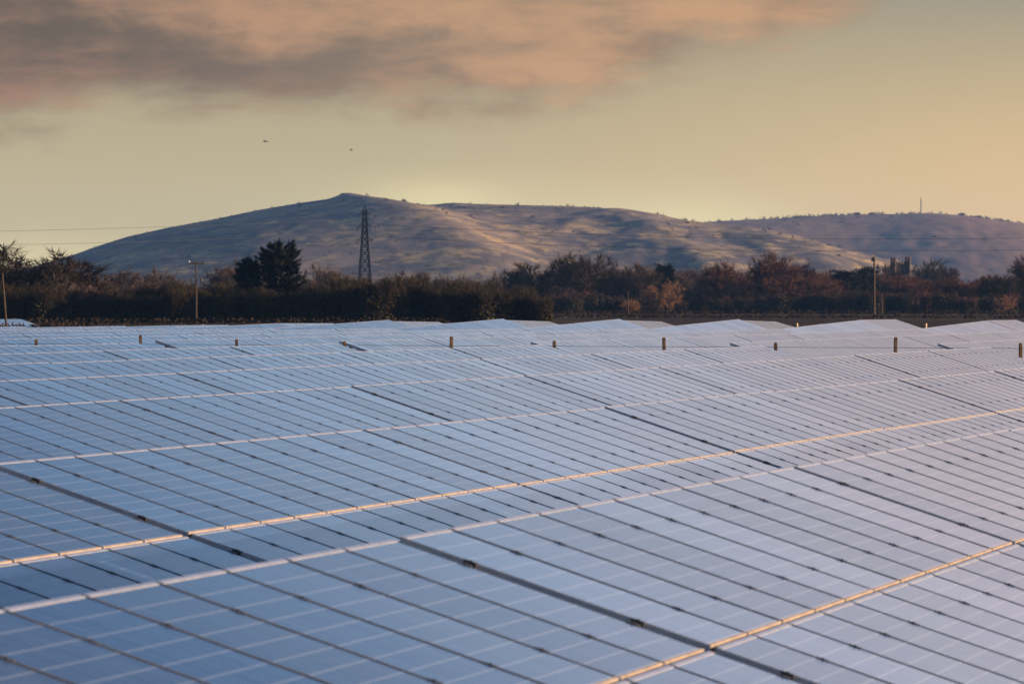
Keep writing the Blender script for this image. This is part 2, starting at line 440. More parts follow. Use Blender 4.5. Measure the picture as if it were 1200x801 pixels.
SLIP = .010
def frame_mesh(fl=.034):
    b = MB(); z0, z1 = -FH+.004, .004
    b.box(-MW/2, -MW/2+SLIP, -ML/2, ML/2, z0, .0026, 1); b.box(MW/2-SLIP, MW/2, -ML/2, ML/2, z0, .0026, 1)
    b.box(-MW/2+SLIP, MW/2-SLIP, -ML/2, -ML/2+fl*.5, z0+.012, z1, 0); b.box(-MW/2+SLIP, MW/2-SLIP, ML/2-fl*.8, ML/2, z0, z1, 2)
    b.box(-MW/2+SLIP, MW/2-SLIP, -ML/2+.004, -ML/2+fl*.5, z0, z0+.012, 1)  # dark strip painting the shadow under the end face
    return b
fl = .034
def glass_box(b, m=0):
    b.box(-MW/2+SLIP, MW/2-SLIP, -ML/2+fl*.5, ML/2-fl*.8, -.006, .0005, m)
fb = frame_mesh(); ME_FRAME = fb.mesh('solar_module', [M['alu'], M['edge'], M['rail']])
gb = MB(); glass_box(gb); ME_GLASS = gb.mesh('cell_glass', M['glass'])
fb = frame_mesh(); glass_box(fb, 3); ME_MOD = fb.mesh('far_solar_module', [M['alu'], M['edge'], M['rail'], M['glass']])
cb = MB(); cb.box(-.018, .018, -.034, .034, -.03, .006); cb.box(-.007, .007, -.007, .007, .006, .010); ME_CLAMP = cb.mesh('module_clamp', M['clamp'])
def rail_mesh():
    b = MB(); L = NM*MP/2+.03
    b.box(-L, L, -.03, .03, -FH-.066, -FH+.001); return b.mesh('purlin', M['steel'])
ME_RAIL = rail_mesh()
b = MB(); b.box(-.002, .002, -SL/2+.004, -MG/2-.002, -.075, .001); b.box(-.002, .002, MG/2+.002, SL/2-.004, -.075, .001); ME_END = b.mesh('added_gap_plate', M['plate'])  # pale plate added at the table end to lighten the dark gap
b = MB(); b.box(-.04, .04, -SL/2+.25, SL/2-.25, -FH-.17, -FH-.068); ME_RAFT = b.mesh('rafter', M['steel'])

def slope(v, n=0.):      # point on the table plane: v up-slope from the table's middle, n along the normal
    return (v*ct - n*st, ZTOP - SL/2*st + v*st + n*ct)

def table_proto(near):
    root = thing('solar_table', (0, 0, 0), 'solar table', 'solar panels')
    i0 = -(NM-1)/2
    for tier in (1, -1):
        yc, zc = slope(tier*(ML+MG)/2)
        for i in range(NM):
            o = link('solar_module', ME_FRAME if near else ME_MOD, root, ((i0+i)*MP, yc, zc)); o.rotation_euler = (TILT, 0, 0)
            if near: link('cell_glass', ME_GLASS, o)
    if near:
        for tier in (1, -1):
            for q in (.27, -.27):
                y_, z_ = slope(tier*(ML+MG)/2 + q*ML)
                for i in range(NM+1):
                    xx = (i0-.5+i)*MP
                    o = link('module_clamp', ME_CLAMP, root, (xx, y_, z_)); o.rotation_euler = (TILT, 0, 0)
    if True:
        y_, z_ = slope(0); o = link('added_gap_plate', ME_END, root, (i0*MP-MW/2-.0035, y_, z_)); o.rotation_euler = (TILT, 0, 0)
    for v in (-1.27, -.38, .38, 1.27):
        y_, z_ = slope(v); o = link('purlin', ME_RAIL, root, (0, y_, z_)); o.rotation_euler = (TILT, 0, 0)
    for x in (-4.2, -1.4, 1.4, 4.2):
        y_, z_ = slope(0); o = link('rafter', ME_RAFT, root, (x, y_, z_)); o.rotation_euler = (TILT, 0, 0)
        for v in (-.95, 1.0):
            y_, z_ = slope(v, -FH-.17)
            lb = MB(); lb.box(-.05, .05, -.035, .035, -.6-z_, .03); 
            key = 'leg%.1f' % v
            if key not in LEG: LEG[key] = lb.mesh('leg', M['steel'])
            link('leg', LEG[key], root, (x, y_, z_))
    return root
LEG = {}

def proj(p):
    dy = p.y; 
    if dy < 1: return (-9999, 9999)
    return (600+F*p.x/dy, HZ+F*(CAMZ-p.z)/dy)

ORD = ['first', 'second', 'third', 'fourth', 'fifth', 'sixth', 'seventh', 'eighth', 'ninth', 'tenth', 'eleventh', 'twelfth', 'thirteenth', 'fourteenth', 'fifteenth', 'sixteenth']
def phase(D): return 2.75 + .277*(D-6.44)

def row_tables(D, n0, n1):
    """indices of tables of the row whose top edge runs at distance D, with picture extents"""
    out = []
    for n in range(n0, n1):
        s0 = phase(D)+TP*n+.08; s1 = s0+NM*MP
        xs = []; ys = []
        for s in (s0, s1):
            for dd, hh in ((D, H0), (D-1.62*ct, H0+1.62*st), (D-SL*ct, H0+SL*st)):
                P = W*dd+U*s; P.z = CAMZ-hh
                x, y = proj(P)
                if P.y > 5: xs.append(x); ys.append(y)
        if not xs: continue
        vis = max(xs) > 4 and min(xs) < 1196 and min(ys) < 798
        out.append((n, vis))
    idx = [i for i, (n, v) in enumerate(out) if v]
    if not idx: return []
    lo, hi = max(0, idx[0]-1), min(len(out)-1, idx[-1]+1)
    return [(out[i][0], out[i][1]) for i in range(lo, hi+1)]

def place(root, D, n, h=H0, slope_=0., dz=0.):
    s = phase(D)+TP*n+.08+NM*MP/2
    P = W*(D-SL/2*ct)+U*s
    root.location = (P.x, P.y, (H0-h)+dz)
    root.rotation_euler = (0, -slope_, R(90)-TH)

near_p = table_proto(True); far_p = table_proto(False)
used = {'n': False, 'f': False}
def take(kind):
    p = near_p if kind == 'n' else far_p
    if not used[kind]: used[kind] = True; kids(p); [kids(c) for c in kids(p)]; return p
    return copy_tree(p)
jr = random.Random(3)
def jitter(root, amt):
    for c in root.children:
        if c.name.startswith('solar_module'):
            c.rotation_euler = (TILT+R(jr.gauss(0, amt)), R(jr.gauss(0, amt)), 0)

# near block: seven rows running up to the post-and-wire fence
NEAR_N = 12
HS = [1.18, 1.25, 1.23, 1.23, 1.22, 1.22, 1.22, 1.22]
ROWN = ['nearest row', 'second nearest row', 'third nearest row', 'fourth nearest row', 'fifth row from the front', 'sixth row from the front', 'seventh row from the front', 'eighth row from the front']
n_near = n_far = 0
for k in range(8):
    D = 6.44+6.55*k
    tabs = row_tables(D, -1, NEAR_N)
    vis_n = [n for n, v in tabs if v]
    for n, v in tabs:
        r_ = take('n'); n_near += 1
        place(r_, D, n, HS[k], R(jr.gauss(0, .03)), jr.gauss(0, .005) + (.012 if k == 0 and n >= 2 else 0.))
        jitter(r_, .045)
        if v:
            i = vis_n.index(n)
            r_['label'] = 'solar table before the fence, %s from left in the %s' % (ORD[i], ROWN[k])
        else:
            r_['label'] = 'blue solar table continuing past the %s end of the %s' % ('left' if n < vis_n[0] else 'right', ROWN[k])
        r_['group'] = 'solar tables in the rows before the fence'

# far block beyond the fence
FAR_N0, FAR_N1 = 13, 23
far_rows = []
for j in range(-1, 16):
    D = 55.5 + 6.55*(7-j) if False else 55.5+6.55*(j-7)
    if D < 14: continue
    tabs = row_tables(D, FAR_N0, FAR_N1)
    if tabs: far_rows.append((D, tabs))
far_rows.sort(key=lambda a: -a[0])           # leftmost row on the skyline first
def crest(n, xend):
    amp = interp([(100, 0), (350, .25), (500, .8), (600, 1.), (900, 1.), (1300, .8)], xend)
    low = interp([(100, -.20), (400, -.12), (600, -.06), (1300, -.02)], xend)
    last = interp([(700, .20), (950, .22), (1040, .30), (1300, .33)], xend)
    tab = [(13, -.02), (17, -.04), (20, low), (22, low+(.32-low)*amp), (23, low+(last-low)*amp)]
    return interp(tab, n)
for ri, (D, tabs) in enumerate(far_rows):
    se = phase(D)+TP*FAR_N1; P = W*D+U*se; xend = proj(P)[0]
    vis_n = [n for n, v in tabs if v]
    ended = xend < 1196
    for n, v in tabs:
        r_ = take('f'); n_far += 1
        z0, z1 = crest(n, xend), crest(n+1, xend)
        place(r_, D, n, H0, math.atan((z1-z0)/TP)+R(jr.gauss(0, .04)), (z0+z1)/2)
        if n == FAR_N1-1 and 480 < xend < 1000: r_.rotation_euler[0] = R(-2.4)
        jitter(r_, .06)
        if v:
            i = len(vis_n)-1-vis_n.index(n)
            r_['label'] = 'solar table beyond the fence, %s from the right, %s row from the left there' % (ORD[i], ORD[ri])
        else:
            r_['label'] = 'solar table past the %s edge of view, %s row beyond the fence' % ('left' if n < vis_n[0] else 'right', ORD[ri])
        r_['group'] = 'solar tables in the rows beyond the fence'
print('TABLES', n_near, n_far, 'farrows', len(far_rows))

# two separate tables far off at the left edge
for i, (px, lab) in enumerate(((-32, 'pale isolated solar table at the far left, cut by the picture edge'), (30, 'pale isolated solar table at the far left beside the leaning pole'))):
    r_ = take('f'); d = 640
    P = at(22, d)-U*TP*(1-i); r_.location = (P.x, P.y, -.95); r_.rotation_euler = (0, 0, R(90)-TH)
    r_['label'] = lab; r_['group'] = 'isolated tables at the far left'

# ------------------------------------------------------------------ post-and-wire fence between the blocks
def fence_point(px, off):
    a = math.atan((px-600)/F); tg = math.tan(TH-a)
    A = phase(0)+TP*NEAR_N+off if off < 60 else off
    D = tg*A/(1-.277*tg); return W*D+U*(A+.277*D)
fence = thing('wire_fence', fence_point(600, 4.), 'post and wire fence crossing between the two blocks of panels', 'fence')
base = Vector(fence.location)
pxs = [-82, 42, 164, 278, 403, 527, 651, 780, 911, 1048, 1196, 1345]
tops = []
for px in pxs:
    P = fence_point(px, 4.); b = MB()
    H = (2.2 if px in (164, 527, 780, 1048) else 2.05)+random.uniform(-.03, .03)
    Mx = Matrix.Rotation(R(random.uniform(8, 20)), 4, 'Z') @ Matrix.Rotation(R(random.uniform(-1.6, 1.6)), 4, 'Y')
    b.box(-.040, .040, -.040, .040, -.4, H-.03, 0, Mx); b.box(-.031, .031, -.031, .031, H-.03, H, 0, Mx)
    o = b.build('fence_post', M['wood'], fence); o.location = P-base; tops.append(P-base)
for zz in (.25, .7, 1.15, 1.55, 1.9):
    b = MB(); b.tube([p+Vector((0, -.06, zz)) for p in tops], [.006]*len(tops), 4); b.build('fence_wire', M['wire'], fence)
fence2 = thing('wire_fence', at(700, 285), 'pale far fence posts behind the far block of panels', 'fence'); base = Vector(fence2.location)
tops = []
for px, dz in ((-15, 0), (237, -.08), (362, -.1), (488, -.1), (650, -.1), (795, -.1), (934, .08), (1085, .08), (1240, .1)):
    P = fence_point(px, phase(0)+TP*FAR_N1+6); b = MB(); b.tube([(0, 0, -.4), (0, 0, 1.93+dz), (0, 0, 1.95+dz)], [.06, .06, .05], 10)
    o = b.build('fence_post', M['palewood'], fence2); o.location = P-base; tops.append(P-base)
for zz in (.5, 1.0, 1.5):
    b = MB(); b.tube([p+Vector((0, -.07, zz)) for p in tops], [.005]*len(tops), 4); b.build('fence_wire', M['wire'], fence2)

# ------------------------------------------------------------------ trees
def bare_tree(H, Wd, seed, trunk_m, twig_m, h0=.22, limbs=34, subs=5, twigs=11, tw=.045, tl=.12, flat=1., r0=.022, stems=1, lean=.0):
    """tapered trunk and limbs in one mesh, fine twigs of the crown in another"""
    g = random.Random(seed); tb, cb_ = MB(), MB()
    rx = Wd/2; zc = H*(h0+1)/2; rz = H*(1-h0)/2*flat
    stemsd = []
    for s in range(stems):
        ox = Vector((g.gauss(0, Wd*.13), g.gauss(0, Wd*.13), 0)) if stems > 1 else Vector((0, 0, 0))
        top = Vector((g.gauss(0, .05*H)+lean*H, g.gauss(0, .05*H), H*(.80 if stems == 1 else g.uniform(.6, .85)))) + ox*1.6
        mid = (ox+top)*.5 + Vector((g.gauss(0, .03*H), g.gauss(0, .03*H), 0))
        pts = [ox+Vector((0, 0, -.3)), ox+Vector((0, 0, H*.08)), mid, top]
        rr = r0*H/(1 if stems == 1 else 1.7)
        tb.tube(pts, [rr*1.35, rr, rr*.6, rr*.15], 7); stemsd.append(pts)
    for i in range(limbs):
        pts = stemsd[i % stems]
        while True:
            d = Vector((g.gauss(0, 1), g.gauss(0, 1), g.gauss(.15, .9))).normalized()
            if d.z > -.75: break
        k = g.uniform(.5, 1.0)**.6*(1+.16*fbm(d.x*1.7+seed, d.y*1.7, d.z*1.7, 3))
        tgt = Vector((d.x*rx*k, d.y*rx*k, zc+d.z*rz*k)) + Vector((lean*H*.7, 0, 0))
        hs = min(max(tgt.z*g.uniform(.35, .7), h0*H*.8), H*.75); f = hs/H
        st_ = pts[1].lerp(pts[2], min(1, f/.42)) if f < .42 else pts[2].lerp(pts[3], min(1, (f-.42)/.4))
        md = st_.lerp(tgt, .5) + Vector((g.gauss(0, .03*H), g.gauss(0, .03*H), g.uniform(0, .06)*H))
        rr = r0*H*.28
        tb.tube([st_, md, tgt], [rr, rr*.55, rr*.12], 4, cap=False)
        for j in range(subs):
            t = g.uniform(.35, 1.0)
            a = st_.lerp(md, t*2) if t < .5 else md.lerp(tgt, t*2-1)
            dd = ((tgt-st_).normalized() + Vector((g.gauss(0, .6), g.gauss(0, .6), g.gauss(.15, .5)))).normalized()
            e = a + dd*H*g.uniform(.05, .13)
            tb.tube([a, e], [rr*.28, rr*.1], 3, cap=False)
            for q in range(twigs):
                p = a.lerp(e, g.random())
                d2 = (dd + Vector((g.gauss(0, .7), g.gauss(0, .7), g.gauss(.2, .6)))).normalized()
                leaf(cb_, p, d2, H*tl*g.uniform(.5, 1.2), tw*g.uniform(.6, 1.4), g)
    return tb.mesh('trunk', trunk_m), cb_.mesh('crown', twig_m)

def thicket_bush(H, Wd, seed, twig_m, n=6200, tw=.058, leafy=None, nl=900):
    """many-stemmed scrub: stems from the ground, twigs all through the volume, ivy and bramble low down"""
    g = random.Random(seed); tb, cb_ = MB(), MB()
    for i in range(26):
        a = g.uniform(0, 6.28); r = Wd*.32*g.random()**.5
        p0 = Vector((math.cos(a)*r, math.sin(a)*r, -.2)); hh = H*g.uniform(.75, 1.05)*(1-.25*(r/(Wd*.5))**2)
        p1 = p0 + Vector((math.cos(a)*Wd*.10*g.random()+g.gauss(0, .15), math.sin(a)*Wd*.1*g.random()+g.gauss(0, .15), hh*.55))
        p2 = p1 + Vector((math.cos(a)*Wd*.12*g.random()+g.gauss(0, .25), math.sin(a)*Wd*.12*g.random()+g.gauss(0, .25), hh*.42))
        tb.tube([p0, p1, p2], [.055, .035, .01], 4, cap=False)
        for j in range(n//26):
            t = g.random()**.8
            p = (p0.lerp(p1, t*2) if t < .5 else p1.lerp(p2, t*2-1)) + Vector((g.gauss(0, .35), g.gauss(0, .35), g.gauss(0, .25)))
            leaf(cb_, p, Vector((g.gauss(0, .6), g.gauss(0, .6), g.gauss(.7, .5))).normalized(), g.uniform(.4, 1.1), tw*g.uniform(.6, 1.4), g)
    for i in range(nl):
        a = g.uniform(0, 6.28); r = Wd*.5*g.random()**.5; z = H*.72*g.random()**1.5
        d = Vector((g.gauss(0, 1), g.gauss(0, 1), g.gauss(.2, 1))).normalized()
        leaf(cb_, Vector((math.cos(a)*r, math.sin(a)*r, z)), d, .45, .38, g, 1)
    return tb.mesh('stem', M['bark']), cb_.mesh('crown', [twig_m, leafy or M['ivy']])

def conifer(H, Wd, seed):
    g = random.Random(seed); tb, cb_ = MB(), MB()
    tb.tube([(0, 0, -.3), (0, 0, H*.5), (0, 0, H*.93)], [H*.03, H*.02, H*.004], 8)
    for i in range(190):
        f = g.uniform(.10, .97); h = H*f
        prof = math.sqrt(max(.02, 1-((f-.61)/.40)**2)) if f > .42 else .45+.9*max(0, f-.2)
        a = g.uniform(0, 6.28); r = Wd/2*prof*g.uniform(.65, 1.12)+.25
        p0 = Vector((0, 0, h*.95)); e = Vector((math.cos(a)*r, math.sin(a)*r, h + r*g.uniform(.05, .45)))
        tb.tube([p0, e], [.07, .012], 4, cap=False)
        ax = (e-p0).normalized()
        for j in range(46):
            t = g.uniform(.25, 1.05); p = p0.lerp(e, t)+Vector((g.gauss(0, .12), g.gauss(0, .12), g.gauss(0, .10)))
            d = (ax*.8+Vector((g.gauss(0, .5), g.gauss(0, .5), g.gauss(.35, .4)))).normalized()
            leaf(cb_, p, d, g.uniform(.45, .95), g.uniform(.16, .30), g)
    return tb.mesh('trunk', M['bark']), cb_.mesh('crown', M['needle'])

def cedar(H, Wd, seed):
    """flat-plated evergreen with gaps between its layers"""
    g = random.Random(seed); tb, cb_ = MB(), MB()
    tb.tube([(0, 0, -.3), (.2, 0, H*.5), (0, 0, H*.92)], [H*.04, H*.028, H*.006], 8)
    for i in range(26):
        f = g.uniform(.32, .97); h = H*f; a = g.uniform(0, 6.28); r = Wd/2*g.uniform(.45, 1.05)*(1-max(0, f-.6))
        e = Vector((math.cos(a)*r, math.sin(a)*r, h+g.uniform(-.04, .06)*H))
        tb.tube([Vector((0, 0, h*.93)), e], [.14, .03], 4, cap=False)
        for j in range(150):
            t = g.uniform(.45, 1.08); p = Vector((0, 0, h*.93)).lerp(e, t)+Vector((g.gauss(0, .9), g.gauss(0, .9), g.gauss(.1, .22)))
            d = Vector((g.gauss(0, 1), g.gauss(0, 1), g.gauss(.2, .4))).normalized()
            leaf(cb_, p, d, g.uniform(.5, 1.1), g.uniform(.2, .4), g)
    return tb.mesh('trunk', M['bark']), cb_.mesh('crown', M['needle'])

ME_T = {}
def proto(key, fn, *a, **k):
    if key not in ME_T: ME_T[key] = fn(*a, **k)
    return ME_T[key]
def plant(name, meshes, px, dist, scale, label, cat, group=None, rz=None, sx=1., part='trunk', z=0.):
    o = thing(name, at(px, dist, z), label, cat, random.uniform(0, 6.28) if rz is None else rz, group)
    o.scale = (scale*sx, scale*sx, scale)
    link(part, meshes[0], o); link('crown', meshes[1], o)
    return o

# prototypes are 10 m tall and get scaled to the height seen
P_RED = [proto('red%d' % i, bare_tree, 10, w, 40+i, M['bark'], M['twig_red'], h0=.16, limbs=70, subs=8, twigs=19, tw=.055) for i, w in enumerate((10.5, 9.0, 12.))]
P_DARK = [proto('dark%d' % i, bare_tree, 10, w, 60+i, M['bark'], M['twig_dark'], h0=.18, limbs=70, subs=8, twigs=19, tw=.058) for i, w in enumerate((9.5, 11.5, 8.))]
P_GREY = [proto('grey%d' % i, bare_tree, 10, w, 80+i, M['bark'], M['twig_grey'], h0=.14, limbs=70, subs=8, twigs=19, tw=.055) for i, w in enumerate((9., 11., 7.5))]
P_DOME = proto('dome', bare_tree, 10, 13., 91, M['bark'], M['twig_dark'], h0=.35, limbs=70, subs=8, twigs=20, tw=.06, r0=.03)
P_ORANGE = proto('orange', bare_tree, 10, 14., 95, M['bark'], M['twig_orange'], h0=.04, limbs=70, subs=8, twigs=20, tw=.065, stems=4)
P_SLIM = [proto('slim%d' % i, bare_tree, 10, 4.2, 100+i, M['birch'] if i == 1 else M['bark'], M['twig_dark'], h0=.15, limbs=30, subs=5, twigs=9, tw=.085, r0=.012) for i in range(3)]
P_SCRUB = [proto('scrub%d' % i, thicket_bush, 6., 5., 120+i, (M['twig_olive'], M['twig_dark'], M['twig_olive'], M['twig_grey'])[i]) for i in range(4)]
P_HEDGE = [proto('hedge%d' % i, thicket_bush, 6., 6., 140+i, (M['twig_dark'], M['twig_red'])[i], 4800, .085) for i in range(2)]

# --- left: dark thicket belt along the far side of the farm (about 800 m)
LD = 790.
TOPL = [(-60, 330), (40, 332), (120, 334), (200, 330), (270, 334), (330, 335), (370, 330), (400, 322), (440, 320), (500, 326), (560, 330), (610, 334), (635, 343), (660, 360)]
lab = {0: 'olive brown leafless bush in the dark thicket left of centre', 1: 'dark brown leafless bush in the dark thicket left of centre',
       2: 'tall olive leafless bush in the dark thicket left of centre', 3: 'greyish leafless bush in the dark thicket left of centre'}
rg = random.Random(21)
px = -40.
i = 0
while px < 655:
    for dd in (0, 14):
        k = rg.choice((0, 0, 1, 1, 2, 3)) if dd else rg.choice((0, 1, 1, 2))
        top = interp(TOPL, px) + rg.uniform(-3, 7) + (4 if not dd else -2)
        d = LD+dd+rg.uniform(-4, 4)
        o = plant('thicket_bush', P_SCRUB[k], px+rg.uniform(-9, 9), d, hgt(top, d)/6., lab[k], 'bush', 'bushes of the dark thicket on the left', sx=rg.uniform(.8, 1.1), part='stem')
    px += rg.uniform(17, 24); i += 1

# --- left: slim trees rising at the picture edge
for px, top, k, lb in ((2, 289, 0, 'tall thin bare tree at the left edge of the picture'), (16, 293, 2, 'thin bare tree second from the left edge, top against the sky'),
                       (34, 301, 0, 'thin bare tree third from the left edge, top against yellow sky'), (52, 305, 2, 'slim bare tree where the hill slope meets the left treetops'),
                       (66, 304, 1, 'pale barked birch left of the dark pointed tree by the hill foot'), (75, 302, 1, 'pale barked birch close beside the dark pointed tree by the hill foot'),
                       (84, 297, 0, 'dark pointed bare tree just below the foot of the hill'), (97, 306, 2, 'lower bare tree ending the left group before the open hillside')):
    d = LD+40+rg.uniform(-10, 10)
    plant('bare_tree', P_SLIM[k], px, d, hgt(top, d)/10., lb, 'tree', 'slim trees on the left', sx=1.5 if k == 1 else 2.5)
for px, top, lb in ((-14, 312, 'reddish bare tree low at the left picture edge behind leaning pole'), (18, 316, 'reddish bare tree right of the leaning pole, under the thin trees'), (44, 318, 'rounded reddish bare tree under the thin trees on the left'), (72, 320, 'broad reddish bare tree below the two pale birches'), (112, 322, 'low reddish bare tree at the left foot of the hill')):
    d = LD+60
    plant('bare_tree', P_GREY[rg.randrange(3)], px, d, hgt(top, d)/10., lb, 'tree', 'reddish trees on the left')

# --- conifers
d = LD+3
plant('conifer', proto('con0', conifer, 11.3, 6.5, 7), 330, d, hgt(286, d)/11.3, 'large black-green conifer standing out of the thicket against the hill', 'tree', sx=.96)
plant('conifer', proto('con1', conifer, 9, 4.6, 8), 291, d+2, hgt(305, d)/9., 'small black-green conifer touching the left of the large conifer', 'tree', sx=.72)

# --- hazy trees behind the thicket
for px, top, k in ((146, 314, 2), (172, 320, 0), (188, 317, 1), (262, 312, 0), (276, 308, 1), (300, 312, 2), (372, 312, 1), (395, 316, 0), (468, 320, 1), (490, 318, 0), (520, 322, 2), (548, 325, 1), (575, 326, 0)):
    d = 1150+rg.uniform(-60, 60)
    plant('bare_tree', P_GREY[k], px, d, hgt(top, d)/10., 'hazy grey bare tree showing over the dark thicket', 'tree', 'hazy trees behind the thicket', sx=rg.uniform(.9, 1.2))

# --- right: trees about 1.4 km away
RD = 1420.
NAMED = [
 (P_DARK[1], 620, 313, 1.0, 'dark rounded bare tree left of the flat-domed tree'),
 (P_DOME, 686, 306, .95, 'dark domed bare tree with flat spreading crown, middle of the tree line'),
 (P_DARK[0], 722, 320, 1.0, 'dark bare tree right beside the domed tree'),
 (P_DARK[1], 748, 316, 1.0, 'dark wide bare tree between domed tree and orange willow'),
 (P_RED[1], 845, 313, .95, 'brown bare tree with visible trunk right of the orange willow'),
 (P_RED[2], 880, 322, .95, 'low red-brown bare tree between the trunked brown tree and the tallest red tree'),
 (P_RED[0], 912, 303, 1.0, 'tallest red-brown bare tree with rounded crown'),
 (P_RED[2], 950, 322, 1.0, 'spreading red-brown bare tree right of the tallest red tree'),
 (P_RED[1], 978, 334, 1.2, 'small red-brown bare tree left of the cedars'),
 (P_RED[2], 1078, 330, 1.1, 'red-brown bare tree below the right side of the church'),
 (P_RED[0], 1112, 328, 1.2, 'rounded red-brown bare tree right of the church trees'),
 (P_RED[2], 1140, 334, 1.2, 'low wide red-brown bare tree in the dip toward the right edge'),
 (P_DARK[2], 1160, 327, .9, 'small dark bare tree in the dip toward the right edge'),
 (P_DARK[0], 1178, 326, .9, 'dark bare tree left of the edge tree on the right'),
 (P_RED[1], 1203, 306, .8, 'tall red-brown tree cut by the right picture edge'),
]
for me, px, top, sx, lb in NAMED:
    d = RD+rg.uniform(-30, 60)
    plant('bare_tree', me, px, d, hgt(top, d)/10.*1.10, lb, 'tree', 'bare trees of the right tree line', sx=sx*1.12)
plant('willow', P_ORANGE, 776, RD-60, hgt(328, RD-60)/10., 'orange twigged willow bush lit by the sun, right of centre', 'tree', sx=1.0)
plant('willow', P_ORANGE, 738, RD-70, hgt(350, RD-70)/10., 'small low orange bush left of the big orange willow', 'bush', sx=1.15)
plant('willow', P_ORANGE, 1176, RD-80, hgt(346, RD-80)/10., 'low orange bush near the right edge of the tree line', 'bush', sx=1.0)
plant('cedar', proto('cedar0', cedar, 12, 12, 3), 992, RD+20, hgt(318, RD)/12., 'dark layered cedar left of the tall wooden pole', 'tree')
plant('cedar', proto('cedar1', cedar, 12, 10, 9), 1016, RD+30, hgt(314, RD)/12., 'dark layered cedar right behind the tall wooden pole', 'tree')
plant('conifer', proto('con2', conifer, 10, 5., 12), 779, RD+60, hgt(312, RD+60)/10., 'small dark evergreen topping the trees above the orange willow', 'tree', sx=.8)
plant('conifer', proto('con2', conifer, 10, 5., 12), 948, RD+70, hgt(318, RD+70)/10., 'small dark evergreen on the right shoulder of the tallest red tree', 'tree', sx=.7)
# trees round the church
CD = 2050.
for me, px, top, sx, lb in ((P_DARK[1], 1036, 311, .8, 'dark rounded tree touching the left of the church tower'), (P_DARK[1], 1091, 307, .85, 'dark domed tree right of the church'),
                            (P_DARK[0], 1058, 325, .9, 'dark tree in front of the church tower'), (P_DARK[2], 1108, 316, .9, 'smaller dark tree on the right side of the domed church tree')):
    d = CD-60
    plant('bare_tree', me, px, d, hgt(top, d)/10.*1.05, lb, 'tree', 'trees round the church', sx=sx*1.05)

# filler trees of the wood behind (nothing tells them apart)
px = 585.
while px < 1225:
    d = RD+110+rg.uniform(0, 90)
    top = interp([(585, 326), (650, 323), (760, 320), (860, 324), (960, 327), (1030, 330), (1120, 334), (1220, 330)], px)+rg.uniform(-10, 0)
    ps = (P_GREY if px < 820 else P_RED)[rg.randrange(3)]
    plant('bare_tree', ps, px, d, hgt(top, d)/10., 'hazy %s bare tree in the wood behind the right tree line' % ('grey' if px < 820 else 'reddish'), 'tree', 'wood behind the right tree line', sx=rg.uniform(.85, 1.15))
    px += rg.uniform(8, 13)
# dark understorey in front of that wood
px = 640.
while px < 1225:
    d = RD-30+rg.uniform(-15, 15)
    top = interp([(640, 342), (700, 344), (760, 350), (860, 348), (900, 344), (1000, 342), (1100, 344), (1220, 346)], px)+rg.uniform(-4, 4)
    k = 0 if rg.random() < .7 else 1
    plant('hedge_bush', P_HEDGE[k], px, d, hgt(top, d)/6., '%s bush in the hedge under the right tree line' % ('dark' if k == 0 else 'red-brown'), 'bush', 'hedge under the right tree line', sx=rg.uniform(1., 1.3), part='stem')
    px += rg.uniform(11, 16)
# trimmed field hedges crossing the dark fields
def field_hedge(px0, d0, px1, d1, h, seed, label):
    g = random.Random(seed); b = MB(); A, B = at(px0, d0), at(px1, d1); L = (B-A).length; n = int(L*26)
    for _ in range(n):
        p = A.lerp(B, g.random())+Vector((g.gauss(0, .5), g.gauss(0, .5), h*g.random()**.7*(.85+.3*fbm(g.random()*9, seed*1., 0, 2))))
        leaf(b, p, Vector((g.gauss(0, .7), g.gauss(0, .7), g.gauss(.5, .5))).normalized(), g.uniform(.3, .6), g.uniform(.15, .3), g)
    tag(b.build('field_hedge', M['twig_dark']), label, 'hedge')
field_hedge(560, 1180, 1260, 1230, 1.1, 2, 'low clipped hedge along the far edge of the dark field')
field_hedge(600, 1010, 1260, 960, .7, 3, 'low dark hedge strip across the middle of the right field')
field_hedge(-60, 590, 110, 600, .62, 6, 'low dark bank in front of the isolated panels at the far left')
field_hedge(-40, 700, 520, 730, .9, 4, 'low dark hedge at the foot of the left thicket')

# ------------------------------------------------------------------ poles, pylon, mast, wires, church, birds
def wood_pole(px, d, top, label, r=.15, arm=None, lean=0., extras=True):
    H = hgt(top, d)
    o = thing('utility_pole', at(px, d), label, 'pole')
    o.rotation_euler = (0, R(lean), 0)
    b = MB(); b.tube([(0, 0, -.5), (0, 0, H*.5), (0, 0, H)], [r*1.15, r, r*.8], 10); b.build('pole', M['polewood'], o)
    if arm:
        w, ang = arm
        b = MB(); Mx = Matrix.Rotation(ang, 4, 'Z')
        b.box(-w, w, -.09, .09, H-.46, H-.22, 0, Mx); b.build('crossarm', M['polewood'], o)
        for s in (-1, 0, 1):
            b = MB(); c = Mx @ Vector((s*w*.93, 0, 0)); z = H-.24 if s else H
            b.tube([(c.x, c.y, z), (c.x, c.y, z+.12), (c.x, c.y, z+.2), (c.x, c.y, z+.3)], [.03, .09, .11, .04], 8); b.build('insulator', M['insul'] if s == -1 else M['dark'], o)
    return o, H
o, H = wood_pole(230, LD-25, 306, 'wooden pole with a T crossarm in front of the left thicket', .13, (1.1, R(8)))
for s in (-1, 1):
    b = MB(); x = s*.75
    b.tube([(0, 0, H-2.0), (x*.9, 0, H-2.55)], [.03, .03], 5); b.build('stay_arm', M['dark'], o)
    b = MB(); b.tube([(x, 0, H-3.1), (x, 0, H-3.02), (x, 0, H-2.5), (x, 0, H-2.42)], [.06, .14, .14, .06], 8); b.build('fuse_drum', M['dark'], o)
o, H = wood_pole(1024.5, 985, 299, 'tall wooden pole with fittings near its top before the church trees', .20, (.75, R(75)))
